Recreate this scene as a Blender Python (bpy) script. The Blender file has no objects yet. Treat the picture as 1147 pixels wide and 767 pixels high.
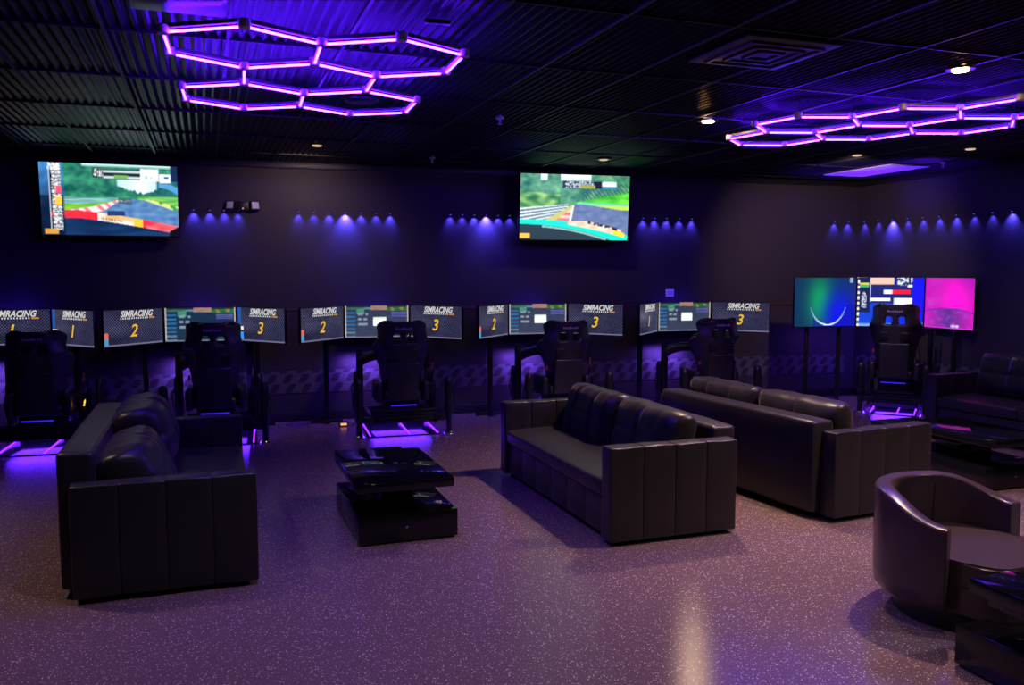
import bpy, bmesh, math, random
from math import sin, cos, pi, radians, sqrt
from mathutils import Vector, Matrix, noise
random.seed(7)
S = bpy.context.scene
COL = S.collection

# ---------------------------------------------------------------- room frame
CAMH = 1.65
YA = radians(19.85)            # furniture and ceiling grid
YW = radians(15.96)            # back wall
A = Vector((cos(YA), sin(YA), 0)); B = Vector((-sin(YA), cos(YA), 0))
AW = Vector((cos(YW), sin(YW), 0)); NW = Vector((-sin(YW), cos(YW), 0))
VWALL = 9.55
ZC = 2.80
def W(u, v, z=0.0):
    p = AW * u + NW * v
    return Vector((p.x, p.y, z))
CORNER = W(7.45, VWALL)
DR = Vector((0.373, -0.928, 0)).normalized()      # right wall runs this way from the corner
NR = Vector((-0.928, -0.373, 0)).normalized()     # into the room

# ---------------------------------------------------------------- materials
MATS = {}
def srgb(r, g, b):
    def f(c):
        c /= 255.0
        return c / 12.92 if c <= 0.04045 else ((c + 0.055) / 1.055) ** 2.4
    return (f(r), f(g), f(b), 1.0)
def mat(name, color=(0.5, 0.5, 0.5, 1), rough=0.5, metal=0.0, spec=0.5, emit=None, estr=0.0, coat=0.0, bump=None):
    if name in MATS: return MATS[name]
    m = bpy.data.materials.new(name); m.use_nodes = True
    nt = m.node_tree; p = nt.nodes['Principled BSDF']
    p.inputs['Base Color'].default_value = color
    p.inputs['Roughness'].default_value = rough
    p.inputs['Metallic'].default_value = metal
    p.inputs['Specular IOR Level'].default_value = spec
    p.inputs['Coat Weight'].default_value = coat
    if emit:
        p.inputs['Emission Color'].default_value = emit
        p.inputs['Emission Strength'].default_value = estr
    tc = nt.nodes.new('ShaderNodeTexCoord')
    n = nt.nodes.new('ShaderNodeTexNoise')
    n.inputs['Scale'].default_value = bump[0] if bump else 40.0
    n.inputs['Detail'].default_value = 4.0
    nt.links.new(tc.outputs['Object'], n.inputs['Vector'])
    mr = nt.nodes.new('ShaderNodeMapRange')
    mr.inputs['To Min'].default_value = max(0.0, rough - 0.06); mr.inputs['To Max'].default_value = min(1.0, rough + 0.06)
    nt.links.new(n.outputs['Fac'], mr.inputs['Value']); nt.links.new(mr.outputs['Result'], p.inputs['Roughness'])
    if bump:
        bn = nt.nodes.new('ShaderNodeBump'); bn.inputs['Strength'].default_value = bump[1]; bn.inputs['Distance'].default_value = bump[2]
        nt.links.new(n.outputs['Fac'], bn.inputs['Height']); nt.links.new(bn.outputs['Normal'], p.inputs['Normal'])
    MATS[name] = m
    return m
def emis(name, color, strength):
    if name in MATS: return MATS[name]
    m = bpy.data.materials.new(name); m.use_nodes = True
    nt = m.node_tree
    for n in list(nt.nodes): nt.nodes.remove(n)
    e = nt.nodes.new('ShaderNodeEmission'); e.inputs['Color'].default_value = color; e.inputs['Strength'].default_value = strength
    o = nt.nodes.new('ShaderNodeOutputMaterial'); nt.links.new(e.outputs[0], o.inputs[0])
    MATS[name] = m
    return m
def screen_mat(strength=1.0):
    m = bpy.data.materials.new('screen_light'); m.use_nodes = True
    nt = m.node_tree; p = nt.nodes['Principled BSDF']
    at = nt.nodes.new('ShaderNodeAttribute'); at.attribute_name = 'pix'
    p.inputs['Base Color'].default_value = (0.005, 0.005, 0.006, 1)
    p.inputs['Roughness'].default_value = 0.25
    nt.links.new(at.outputs['Color'], p.inputs['Emission Color'])
    p.inputs['Emission Strength'].default_value = strength
    return m

LEATHER = mat('black_leather', (0.0155, 0.0135, 0.017, 1), 0.37, 0, 0.42, bump=(160, 0.25, 0.002))
LEATHER2 = mat('tub_leather', (0.048, 0.027, 0.036, 1), 0.30, 0, 0.5, bump=(140, 0.2, 0.002))
SEATLEA = mat('seat_leather', (0.018, 0.018, 0.021, 1), 0.38, 0, 0.6, bump=(120, 0.2, 0.002))
for _m, _w in ((LEATHER, 0.15), (LEATHER2, 0.06)):
    _p = _m.node_tree.nodes['Principled BSDF']; _p.inputs['Sheen Weight'].default_value = _w; _p.inputs['Sheen Roughness'].default_value = 0.35; _p.inputs['Sheen Tint'].default_value = (1.0, 0.74, 0.70, 1)
PLASTIC = mat('black_plastic', (0.008, 0.008, 0.009, 1), 0.4)
STEEL = mat('black_steel', (0.012, 0.012, 0.013, 1), 0.35, 0.3)
SATIN = mat('satin_black_metal', (0.035, 0.035, 0.038, 1), 0.3, 0.5)
CHROME = mat('chrome', (0.75, 0.75, 0.78, 1), 0.15, 1.0)
GLOSS = mat('black_gloss', (0.004, 0.004, 0.005, 1), 0.045, 0, 0.6)
GLOSS.node_tree.nodes['Map Range'].inputs['To Min'].default_value = 0.03
GLOSS.node_tree.nodes['Map Range'].inputs['To Max'].default_value = 0.06
LACQ = mat('black_lacquer', (0.005, 0.005, 0.007, 1), 0.16, 0, 0.5)
ALU = mat('tube_housing', (0.16, 0.16, 0.18, 1), 0.4, 0.2)
BEZEL = mat('bezel', (0.006, 0.006, 0.007, 1), 0.3)
WHITEP = mat('white_plastic', (0.6, 0.6, 0.62, 1), 0.4)
ORANGE = mat('orange_plastic', (0.75, 0.22, 0.03, 1), 0.4)
REDTAB = mat('red_tab', (0.3, 0.03, 0.03, 1), 0.5)
LETTERS = mat('seat_embroidery', (0.35, 0.30, 0.42, 1), 0.6)
TUBE = emis('violet_tube', (0.078, 0.0052, 1.0, 1), 155.0)
LEDV = emis('violet_led', (0.09, 0.006, 1.0, 1), 9.0)
BLUE_GLOW = emis('blue_led_and_reflection', (0.05, 0.02, 1.0, 1), 0.8)  # monitor bias strips, and the glowing reflection set under the seats
LAMP_ON = emis('warm_lamp', (1.0, 0.52, 0.18, 1), 260.0)
LAMP_DIM = emis('warm_lamp_dim', (1.0, 0.68, 0.42, 1), 0.75)
BLUELENS = emis('blue_lens', (0.12, 0.1, 1.0, 1), 1.6)
AMBER = emis('amber_led', (1.0, 0.42, 0.05, 1), 2.0)
TITLE = emis('title_white', (0.62, 0.6, 0.6, 1), 1.0)
GOLD = emis('number_gold', srgb(225, 180, 40), 1.0)
ORANGEE = emis('subtitle_orange', srgb(190, 130, 50), 1.0)
SCREEN = screen_mat(1.4)

# ---------------------------------------------------------------- mesh helpers
class MB:
    def __init__(s): s.bm = bmesh.new()
    def box(s, x0, x1, y0, y1, z0, z1, bev=0.0, seg=2, M=None):
        c = Matrix.Translation(((x0+x1)/2, (y0+y1)/2, (z0+z1)/2)) @ Matrix.Diagonal((abs(x1-x0), abs(y1-y0), abs(z1-z0), 1))
        r = bmesh.ops.create_cube(s.bm, size=1.0, matrix=c)
        vs = r['verts']
        if bev:
            es = list({e for v in vs for e in v.link_edges})
            r2 = bmesh.ops.bevel(s.bm, geom=es, offset=bev, segments=seg, affect='EDGES', profile=0.5)
            vs = list({v for f in r2['faces'] for v in f.verts} | {v for v in vs if v.is_valid})
        if M: bmesh.ops.transform(s.bm, matrix=M, verts=vs)
        return vs
    def cyl(s, p0, p1, r0, r1=None, n=14, caps=True):
        p0 = Vector(p0); p1 = Vector(p1); r1 = r0 if r1 is None else r1
        d = p1 - p0; L = d.length
        M = Matrix.Translation((p0+p1)/2) @ d.to_track_quat('Z', 'Y').to_matrix().to_4x4()
        bmesh.ops.create_cone(s.bm, cap_ends=caps, segments=n, radius1=r0, radius2=r1, depth=L, matrix=M)
    def tube(s, pts, r, n=8):
        pts = [Vector(p) for p in pts]; rings = []
        for i, p in enumerate(pts):
            t = (pts[min(i+1, len(pts)-1)] - pts[max(i-1, 0)]).normalized()
            u = t.cross(Vector((0, 0, 1)))
            if u.length < 1e-3: u = t.cross(Vector((1, 0, 0)))
            u.normalize(); w = t.cross(u)
            rings.append([s.bm.verts.new(p + (u*cos(2*pi*k/n) + w*sin(2*pi*k/n))*r) for k in range(n)])
        for i in range(len(rings)-1):
            for k in range(n): s.bm.faces.new((rings[i][k], rings[i][(k+1) % n], rings[i+1][(k+1) % n], rings[i+1][k]))
        s.bm.faces.new(rings[0][::-1]); s.bm.faces.new(rings[-1])
    def torus(s, c, R, r, M=Matrix.Identity(4), n=28, k=8):
        rings = []
        for i in range(n):
            t = 2*pi*i/n
            rings.append([s.bm.verts.new(M @ Vector(((R+r*cos(2*pi*j/k))*cos(t), (R+r*cos(2*pi*j/k))*sin(t), r*sin(2*pi*j/k))) + Vector(c)) for j in range(k)])
        for i in range(n):
            for j in range(k): s.bm.faces.new((rings[i][j], rings[(i+1) % n][j], rings[(i+1) % n][(j+1) % k], rings[i][(j+1) % k]))
    def lathe(s, prof, c=(0, 0, 0), n=32):
        rings = [[s.bm.verts.new(Vector(c) + Vector((r*cos(2*pi*k/n), r*sin(2*pi*k/n), z))) for k in range(n)] for r, z in prof]
        for i in range(len(rings)-1):
            for k in range(n): s.bm.faces.new((rings[i][k], rings[i][(k+1) % n], rings[i+1][(k+1) % n], rings[i+1][k]))
        s.bm.faces.new(rings[0][::-1]); s.bm.faces.new(rings[-1])
    def prism(s, pts, M=Matrix.Identity(4), h=0.01):
        lo = [s.bm.verts.new(M @ Vector((p[0], p[1], 0))) for p in pts]; hi = [s.bm.verts.new(M @ Vector((p[0], p[1], h))) for p in pts]
        n = len(pts)
        s.bm.faces.new(lo[::-1]); s.bm.faces.new(hi)
        for i in range(n): s.bm.faces.new((lo[i], lo[(i+1) % n], hi[(i+1) % n], hi[i]))
    def build(s, name, m, parent=None, smooth=True, angle=40):
        bmesh.ops.recalc_face_normals(s.bm, faces=s.bm.faces)
        me = bpy.data.meshes.new(name); s.bm.to_mesh(me); s.bm.free()
        me.materials.append(m)
        if smooth:
            for p in me.polygons: p.use_smooth = True
            try: me.set_sharp_from_angle(angle=radians(angle))
            except Exception: pass
        o = bpy.data.objects.new(name, me); COL.objects.link(o)
        if parent: o.parent = parent
        return o
def tag(o, label, cat, group=None):
    o['label'] = label; o['category'] = cat
    if group: o['group'] = group
    return o
def struct(o, label=None):
    o['kind'] = 'structure'
    if label: o['label'] = label
    return o
def empty(name, loc, rz, label, cat, group=None):
    o = bpy.data.objects.new(name, None); COL.objects.link(o); o.empty_display_size = 0.1
    o.location = loc; o.rotation_euler = (0, 0, rz)
    return tag(o, label, cat, group)
def copy_tree(o, parent=None):
    c = o.copy(); COL.objects.link(c)
    if parent: c.parent = parent
    for ch in list(o.children): copy_tree(ch, c)
    return c
def light(name, kind, loc, energy, color, parent=None, **kw):
    l = bpy.data.lights.new(name, kind); l.energy = energy; l.color = color
    aim = kw.pop('aim', None)
    for k, v in kw.items(): setattr(l, k, v)
    o = bpy.data.objects.new(name, l); COL.objects.link(o); o.location = loc
    if aim is not None: o.rotation_euler = (Vector(aim) - Vector(loc)).to_track_quat('-Z', 'Y').to_euler()
    if parent: o.parent = parent
    return o
def text_mesh(name, body, size, m, parent, M, shear=0.0, extrude=0.0004, bold=0.0, sx=1.0):
    cu = bpy.data.curves.new('t', 'FONT'); cu.body = body; cu.size = size; cu.shear = shear; cu.offset = bold
    cu.align_x = 'CENTER'; cu.align_y = 'CENTER'; cu.extrude = extrude; cu.resolution_u = 3
    tmp = bpy.data.objects.new('t', cu); COL.objects.link(tmp)
    dg = bpy.context.evaluated_depsgraph_get(); dg.update()
    me = bpy.data.meshes.new_from_object(tmp.evaluated_get(dg))
    bpy.data.objects.remove(tmp); bpy.data.curves.remove(cu)
    me.transform(M @ Matrix.Diagonal((sx, 1, 1, 1)))
    me.materials.clear(); me.materials.append(m); me.name = name
    o = bpy.data.objects.new(name, me); COL.objects.link(o); o.parent = parent
    return o
JIT = {0: [(0, 0)], 1: [(-0.3, -0.3), (0.3, -0.3), (-0.3, 0.3), (0.3, 0.3)], 2: [(-0.7, -0.6), (0.7, -0.6), (-0.7, 0.6), (0.7, 0.6), (0, 0)]}
def raster(name, w, h, nx, ny, fn, M, parent, m=None, soft=0):
    """A lit panel w x h whose picture is fn(u, v) in 0..255, v measured downwards."""
    verts = []; faces = []; cols = []
    for j in range(ny):
        for i in range(nx):
            k = len(verts)
            x0 = -w/2 + w*i/nx; x1 = -w/2 + w*(i+1)/nx; z0 = h/2 - h*j/ny; z1 = h/2 - h*(j+1)/ny
            verts += [M @ Vector((x0, 0, z1)), M @ Vector((x1, 0, z1)), M @ Vector((x1, 0, z0)), M @ Vector((x0, 0, z0))]
            faces.append((k, k+1, k+2, k+3))
            sm = [srgb(*[max(0, min(255, q)) for q in fn(min(0.999, max(0, (i+0.5+dx)/nx)), min(0.999, max(0, (j+0.5+dy)/ny)))]) for dx, dy in JIT[soft]]
            c = tuple(sum(k[n] for k in sm)/len(sm) for n in range(4))
            cols += [c]*4
    me = bpy.data.meshes.new(name); me.from_pydata(verts, [], faces)
    ca = me.color_attributes.new('pix', 'FLOAT_COLOR', 'CORNER')
    ca.data.foreach_set('color', [x for c in cols for x in c])
    me.materials.append(m or SCREEN)
    o = bpy.data.objects.new(name, me); COL.objects.link(o); o.parent = parent
    return o
def nz(x, y, s=1.0, z=0.0): return noise.noise(Vector((x*s, y*s, z)))
def mix(a, b, t):
    t = max(0, min(1, t)); return tuple(p+(q-p)*t for p, q in zip(a, b))
def inpoly(u, v, P):
    r = False; j = len(P)-1
    for i in range(len(P)):
        if (P[i][1] > v) != (P[j][1] > v) and u < (P[j][0]-P[i][0])*(v-P[i][1])/(P[j][1]-P[i][1])+P[i][0]: r = not r
        j = i
    return r

# ---------------------------------------------------------------- setting
def setting():
    # room outline
    Lb = W(-4.2, VWALL); Rb = CORNER
    Rf = CORNER + DR*14.5; Lf = W(-4.2, -3.2)
    # floor
    m = bpy.data.materials.new('speckled_rubber'); m.use_nodes = True; nt = m.node_tree; p = nt.nodes['Principled BSDF']
    tc = nt.nodes.new('ShaderNodeTexCoord')
    def flecks(scale, thr, seed):
        mp = nt.nodes.new('ShaderNodeMapping'); mp.inputs['Location'].default_value = (seed, seed*0.7, 0); nt.links.new(tc.outputs['Object'], mp.inputs['Vector'])
        v = nt.nodes.new('ShaderNodeTexVoronoi'); v.voronoi_dimensions = '2D'; v.inputs['Scale'].default_value = scale; nt.links.new(mp.outputs[0], v.inputs['Vector'])
        sep = nt.nodes.new('ShaderNodeSeparateColor'); nt.links.new(v.outputs['Color'], sep.inputs[0])
        g = nt.nodes.new('ShaderNodeMath'); g.operation = 'MULTIPLY'; nt.links.new(sep.outputs[0], g.inputs[0]); g.inputs[1].default_value = thr
        l = nt.nodes.new('ShaderNodeMath'); l.operation = 'LESS_THAN'; nt.links.new(v.outputs['Distance'], l.inputs[0]); nt.links.new(g.outputs[0], l.inputs[1])
        g2 = nt.nodes.new('ShaderNodeMath'); g2.operation = 'GREATER_THAN'; nt.links.new(sep.outputs[1], g2.inputs[0]); g2.inputs[1].default_value = 0.74
        mu = nt.nodes.new('ShaderNodeMath'); mu.operation = 'MULTIPLY'; nt.links.new(l.outputs[0], mu.inputs[0]); nt.links.new(g2.outputs[0], mu.inputs[1])
        return mu
    f1 = flecks(98, 0.33, 0.0); f2 = flecks(150, 0.36, 3.1)
    n = nt.nodes.new('ShaderNodeTexNoise'); n.inputs['Scale'].default_value = 90; nt.links.new(tc.outputs['Object'], n.inputs['Vector'])
    mx0 = nt.nodes.new('ShaderNodeMix'); mx0.data_type = 'RGBA'; mx0.inputs[6].default_value = (0.128, 0.076, 0.094, 1); mx0.inputs[7].default_value = (0.20, 0.128, 0.152, 1); nt.links.new(n.outputs['Fac'], mx0.inputs[0])
    mx1 = nt.nodes.new('ShaderNodeMix'); mx1.data_type = 'RGBA'; nt.links.new(f2.outputs[0], mx1.inputs[0]); nt.links.new(mx0.outputs[2], mx1.inputs[6]); mx1.inputs[7].default_value = (0.38, 0.28, 0.3, 1)
    mx2 = nt.nodes.new('ShaderNodeMix'); mx2.data_type = 'RGBA'; nt.links.new(f1.outputs[0], mx2.inputs[0]); nt.links.new(mx1.outputs[2], mx2.inputs[6]); mx2.inputs[7].default_value = (0.85, 0.70, 0.62, 1)
    nt.links.new(mx2.outputs[2], p.inputs['Base Color'])
    p.inputs['Roughness'].default_value = 0.23; p.inputs['Specular IOR Level'].default_value = 0.5
    bn = nt.nodes.new('ShaderNodeBump'); bn.inputs['Strength'].default_value = 0.02; bn.inputs['Distance'].default_value = 0.003
    nt.links.new(n.outputs['Fac'], bn.inputs['Height']); nt.links.new(bn.outputs[0], p.inputs['Normal'])
    p.inputs['Specular IOR Level'].default_value = 0.0
    gl = nt.nodes.new('ShaderNodeBsdfGlossy'); gl.distribution = 'BECKMANN'; gl.inputs['Roughness'].default_value = 0.238; gl.inputs['Anisotropy'].default_value = 0.47
    tg = nt.nodes.new('ShaderNodeCombineXYZ'); tg.inputs[0].default_value = cos(-YW-0.15); tg.inputs[1].default_value = sin(-YW-0.15); nt.links.new(tg.outputs[0], gl.inputs['Tangent'])
    fr = nt.nodes.new('ShaderNodeFresnel'); fr.inputs['IOR'].default_value = 1.5
    ms = nt.nodes.new('ShaderNodeMixShader'); nt.links.new(fr.outputs[0], ms.inputs[0]); nt.links.new(p.outputs[0], ms.inputs[1]); nt.links.new(gl.outputs[0], ms.inputs[2])
    nt.links.new(ms.outputs[0], nt.nodes['Material Output'].inputs['Surface'])
    b = MB(); b.prism([(q.x, q.y) for q in (Lf, Rf, Rb, Lb)], Matrix.Translation((0, 0, -0.1)), 0.1)
    struct(b.build('floor', m, smooth=False))
    # walls
    wm = mat('charcoal_wall', (0.046, 0.041, 0.049, 1), 0.5, 0, 0.3, bump=(30, 0.05, 0.002))
    def wall(name, p, q, inward):
        d = (q-p); L = d.length; ang = math.atan2(d.y, d.x)
        b = MB(); sgn = 1 if inward.dot(Vector((-sin(ang), cos(ang), 0))) > 0 else -1
        b.box(-0.12, L+0.12, 0, -sgn*0.12, -0.1, ZC+0.25)
        # vertical panel joints cut as shallow proud strips
        x = 0.62
        while x < L and name in ('wall_back', 'wall_right'):
            b.box(x-0.006, x+0.006, -sgn*0.01, sgn*0.0006, 0.0, ZC); x += 1.38
        o = b.build(name, wm, smooth=False); o.location = p; o.rotation_euler = (0, 0, ang)
        return struct(o)
    wall('wall_back', Lb, Rb, -NW); wall('wall_right', Rb, Rf, NR); wall('wall_left', Lf, Lb, AW); wall('wall_front', Lf, Rf, NW)
    # baseboards
    bm_ = mat('baseboard_black', (0.012, 0.011, 0.014, 1), 0.4)
    for nm, p, L, ang, s in (('baseboard_back', Lb, (Rb-Lb).length, YW, -1), ('baseboard_right', Rb, 9.0, math.atan2(DR.y, DR.x), -1)):
        b = MB(); b.box(0, L, 0, s*0.015, 0, 0.1, 0.004)
        o = b.build(nm, bm_); o.location = p; o.rotation_euler = (0, 0, ang); struct(o)
    # chequered band along both walls
    cm = bpy.data.materials.new('chequer_band'); cm.use_nodes = True; nt = cm.node_tree; p = nt.nodes['Principled BSDF']
    tc = nt.nodes.new('ShaderNodeTexCoord'); sx = nt.nodes.new('ShaderNodeSeparateXYZ'); nt.links.new(tc.outputs['Object'], sx.inputs[0])
    def mth(op, a, b_):
        k = nt.nodes.new('ShaderNodeMath'); k.operation = op
        for i, q in enumerate((a, b_)):
            if q is None: continue
            if isinstance(q, (int, float)): k.inputs[i].default_value = q
            else: nt.links.new(q, k.inputs[i])
        return k.outputs[0]
    sh = mth('SUBTRACT', sx.outputs[0], mth('MULTIPLY', sx.outputs[2], 0.55))
    c1 = mth('SINE', mth('MULTIPLY', sh, 2*pi/0.17), None); c2 = mth('SINE', mth('MULTIPLY', sx.outputs[2], 2*pi/0.21), None)
    pr = mth('MULTIPLY', c1, c2); th = mth('GREATER_THAN', pr, 0.1)
    mxx = nt.nodes.new('ShaderNodeMix'); mxx.data_type = 'RGBA'; nt.links.new(th, mxx.inputs[0]); mxx.inputs[6].default_value = (0.10, 0.095, 0.11, 1); mxx.inputs[7].default_value = (0.03, 0.03, 0.035, 1)
    nt.links.new(mxx.outputs[2], p.inputs['Base Color']); p.inputs['Roughness'].default_value = 0.45
    for nm, p_, x0, x1, ang in (('trim_1', Lb, 1.4, 11.5, YW), ('trim_2', Rb, 0.05, 3.0, math.atan2(DR.y, DR.x))):
        b = MB(); b.box(x0, x1, 0, -0.006, 0.315, 0.56)
        o = b.build(nm, cm, smooth=False); o.location = p_; o.rotation_euler = (0, 0, ang); struct(o, 'chequered flag band along the wall behind the racing rigs')
    # thin rail line at monitor height
    b = MB(); b.box(0, 11.6, 0, -0.012, 1.215, 1.235, 0.003)
    o = b.build('trim_3', mat('brown_rail', (0.09, 0.035, 0.025, 1), 0.5)); o.location = Lb; o.rotation_euler = (0, 0, YW); struct(o)
    # corrugated ceiling
    cmz = mat('corrugated_metal', (0.0115, 0.0112, 0.018, 1), 0.3, 0.0, 0.015)
    pitch = 0.054; amp = 0.0065; nseg = 8
    x0, x1, y0, y1 = -7.5, 9.5, -5.0, 12.6
    nxs = int((x1-x0)/pitch*nseg)
    verts = []; faces = []
    for i in range(nxs+1):
        x = x0 + i*pitch/nseg; z = amp*sin(2*pi*i/nseg)
        P0 = A*x + B*y0; P1 = A*x + B*y1
        verts += [(P0.x, P0.y, ZC+0.012+z), (P1.x, P1.y, ZC+0.012+z)]
        if i: faces.append((2*i-2, 2*i, 2*i+1, 2*i-1))
    me = bpy.data.meshes.new('ceiling'); me.from_pydata(verts, [], faces); me.materials.append(cmz)
    for q in me.polygons: q.use_smooth = True
    o = bpy.data.objects.new('ceiling', me); COL.objects.link(o); struct(o)
    b = MB()
    T = 0.015
    k = 0
    yy = 0.35
    while yy < 12:
        M = Matrix.Rotation(YA, 4, 'Z')
        b.box(x0, x1, yy-0.005, yy+0.005, ZC-0.002, ZC+0.02, M=M); yy += 1.06
    xx = x0 + 0.3
    while xx < x1:
        b.box(xx-0.008, xx+0.008, y0, y1, ZC-0.002, ZC+0.02, M=Matrix.Rotation(YA, 4, 'Z')); xx += 0.565
    struct(b.build('trim_4', mat('ceiling_grid_black', (0.012, 0.012, 0.014, 1), 0.5), smooth=False), 'black ceiling grid bars between the corrugated tiles')
    b = MB(); b.box(-14, 14, -8, 16, ZC+0.1, ZC+0.2)
    struct(b.build('roof', wm, smooth=False))
    # smooth flat tile in the grid by the right wall
    b = MB(); b.box(-0.28, 0.28, -0.53, 0.53, -0.012, 0.0, 0.002)
    o = b.build('ceiling_panel', mat('smooth_tile', (0.6, 0.6, 0.62, 1), 0.45)); o.location = (4.17, 9.9, ZC); o.rotation_euler = (0, 0, YA); struct(o, 'flat smooth ceiling tile glowing purple near the right wall')
    # dark wall head trim under the ceiling
    for nm, p_, L, ang in (('trim_5', Lb, 11.65, YW), ('trim_6', Rb, 9.0, math.atan2(DR.y, DR.x))):
        b = MB(); b.box(0, L, 0, -0.05, ZC-0.06, ZC+0.02, 0.004)
        o = b.build(nm, bm_); o.location = p_; o.rotation_euler = (0, 0, ang); struct(o)
setting()

# ---------------------------------------------------------------- sofas
def cushion(w, h, t, seed, cols=2, rows=2):
    """upright back cushion, width along Y, height along Z, front towards +X"""
    nx, nzz = 40, 28
    bm = bmesh.new(); grid = {}
    for side in (0, 1):
        for i in range(nx+1):
            for j in range(nzz+1):
                u = -1+2*i/nx; v = -1+2*j/nzz
                if side and (i in (0, nx) or j in (0, nzz)):
                    grid[1, i, j] = grid[0, i, j]; continue
                e = max(0.0, (1-abs(u)**5)*(1-abs(v)**4))**0.42
                gx = 1.0; 
                for c in range(1, cols):
                    uc = -1+2*c/cols; gx -= 0.20*math.exp(-((u-uc)/0.035)**2)
                for r in range(1, rows):
                    vc = -1+2*r/rows; gx -= 0.05*math.exp(-((v-vc)/0.06)**2)
                wr = 1 + 0.10*nz(u*1.6, v*1.4, 1.0, seed) + 0.045*nz(u*10, v*1.2, 1.0, seed+5)*(0.3+abs(v))
                th = e*gx*wr*t/2
                pinch = 1 - 0.06*(1-abs(v)**2)*abs(u)**4
                y = u*w/2*pinch*(1-0.05*(abs(v)**6)); z = (v*(1-0.05*abs(u)**6))*h/2 + 0.012*nz(u*3, 0, 1, seed+9)*(v > 0)
                x = th*(1.15 if side == 0 else -0.8) + 0.03*(1-v*v)*0
                grid[side, i, j] = bm.verts.new((x, y, z))
    for side in (0, 1):
        for i in range(nx):
            for j in range(nzz):
                q = [grid[side, i, j], grid[side, i+1, j], grid[side, i+1, j+1], grid[side, i, j+1]]
                if side: q.reverse()
                bm.faces.new(q)
    b = MB(); b.bm.free(); b.bm = bm
    return b
def panels_box(b, x0, x1, y0, y1, z0, z1, n, axis, bev):
    for i in range(n):
        if axis == 'x':
            p = x0+(x1-x0)*i/n; q = x0+(x1-x0)*(i+1)/n
            b.box(p-0.0005, q+0.0005, y0, y1, z0, z1, bev, 3)
        else:
            p = y0+(y1-y0)*i/n; q = y0+(y1-y0)*(i+1)/n
            b.box(x0, x1, p-0.0005, q+0.0005, z0, z1, bev, 3)
def puff(b, amt, scale, seed):
    for v in b.bm.verts:
        d = noise.noise(v.co*scale + Vector((seed, 0, 0)))
        v.co += Vector((noise.noise(v.co*scale+Vector((seed, 3, 1))), d, noise.noise(v.co*scale+Vector((1, seed, 7)))))*amt
def sofa(center, rz, label, back_h=0.68, tilt=(10, 10), cz=(0.0, 0.0), seed=0, lean=(0, 0), th=0.26, split=2, cols=(2, 2)):
    r = empty('leather_sofa', (center[0], center[1], 0), rz, label, 'sofa', 'black leather sofas in the lounge')
    hl = 1.0; at = 0.125
    for s in (-1, 1):
        b = MB(); y0, y1 = (hl-at, hl) if s > 0 else (-hl, -hl+at)
        panels_box(b, -0.44, 0.44, y0, y1, 0.03, 0.60, 4, 'x', 0.010)
        bmesh.ops.subdivide_edges(b.bm, edges=[e for e in b.bm.edges if e.calc_length() > 0.1], cuts=3, use_grid_fill=True)
        puff(b, 0.006, 7, seed+s); b.build('arm', LEATHER, r)
    b = MB(); panels_box(b, -0.51, -0.335, -hl+at, hl-at, 0.04, back_h, 1, 'y', 0.025)
    bmesh.ops.subdivide_edges(b.bm, edges=[e for e in b.bm.edges if e.calc_length() > 0.1], cuts=5, use_grid_fill=True)
    puff(b, 0.006, 5, seed+3); b.build('backrest', LEATHER, r)
    b = MB(); panels_box(b, -0.33, 0.41, -hl+at+0.006, hl-at-0.006, 0.04, 0.275, 6, 'y', 0.008); b.build('base', LEATHER, r)
    b = MB(); panels_box(b, -0.33, 0.435, -hl+at+0.004, hl-at-0.004, 0.28, 0.385, split, 'y', 0.02)
    bmesh.ops.subdivide_edges(b.bm, edges=[e for e in b.bm.edges if e.calc_length() > 0.1], cuts=6, use_grid_fill=True)
    for v in b.bm.verts:
        if v.co.z > 0.33: v.co.z += 0.012*(1-((v.co.x-0.07)/0.36)**2) - 0.004
    puff(b, 0.005, 6, seed+4); b.build('seat_cushion', LEATHER, r)
    for k, s in enumerate((-1, 1)):
        w = hl-at-0.02
        b = cushion(w, 0.44, th, seed+k*3.3, cols[k], 2)
        M = Matrix.Translation((-0.145+lean[k], s*w/2*1.01, 0.385+0.215+cz[k])) @ Matrix.Rotation(radians(-tilt[k]), 4, 'Y')
        bmesh.ops.transform(b.bm, matrix=M, verts=b.bm.verts)
        b.build('back_cushion', LEATHER, r, angle=80)
    for sx in (-0.38, 0.36):
        for sy in (-0.9, 0.9):
            b = MB(); b.cyl((sx, sy, 0), (sx, sy, 0.045), 0.025); b.build('foot', PLASTIC, r)
    return r
sofa((-2.085, 5.148), YA, 'black leather sofa at the left, seen from its arm end, with slumped plump back cushions', 0.745, (24, 20), (-0.09, -0.01), 1.0, (-0.055, -0.055), 0.36, 1)
sofa((0.658, 6.036), YA+pi, 'black leather sofa right of the coffee table, long seat turned towards the table', 0.665, (14, 14), (-0.065, -0.065), 2.0, (-0.02, -0.02), 0.27, 1, (3, 2))
sofa((2.089, 6.528), YA+radians(4.5), 'black leather sofa showing its back panel, behind the sofa beside the coffee table', 0.66, (8, 8), (-0.055, -0.055), 3.0, (-0.04, -0.04), 0.26, 2, (2, 3))
sofa((5.024, 7.875), YA+pi+radians(3), 'black leather sofa cut by the right edge, beyond the tub chair', 0.68, (12, 12), (0.0, 0.0), 4.0, (-0.03, -0.03), 0.26, 2)

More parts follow.
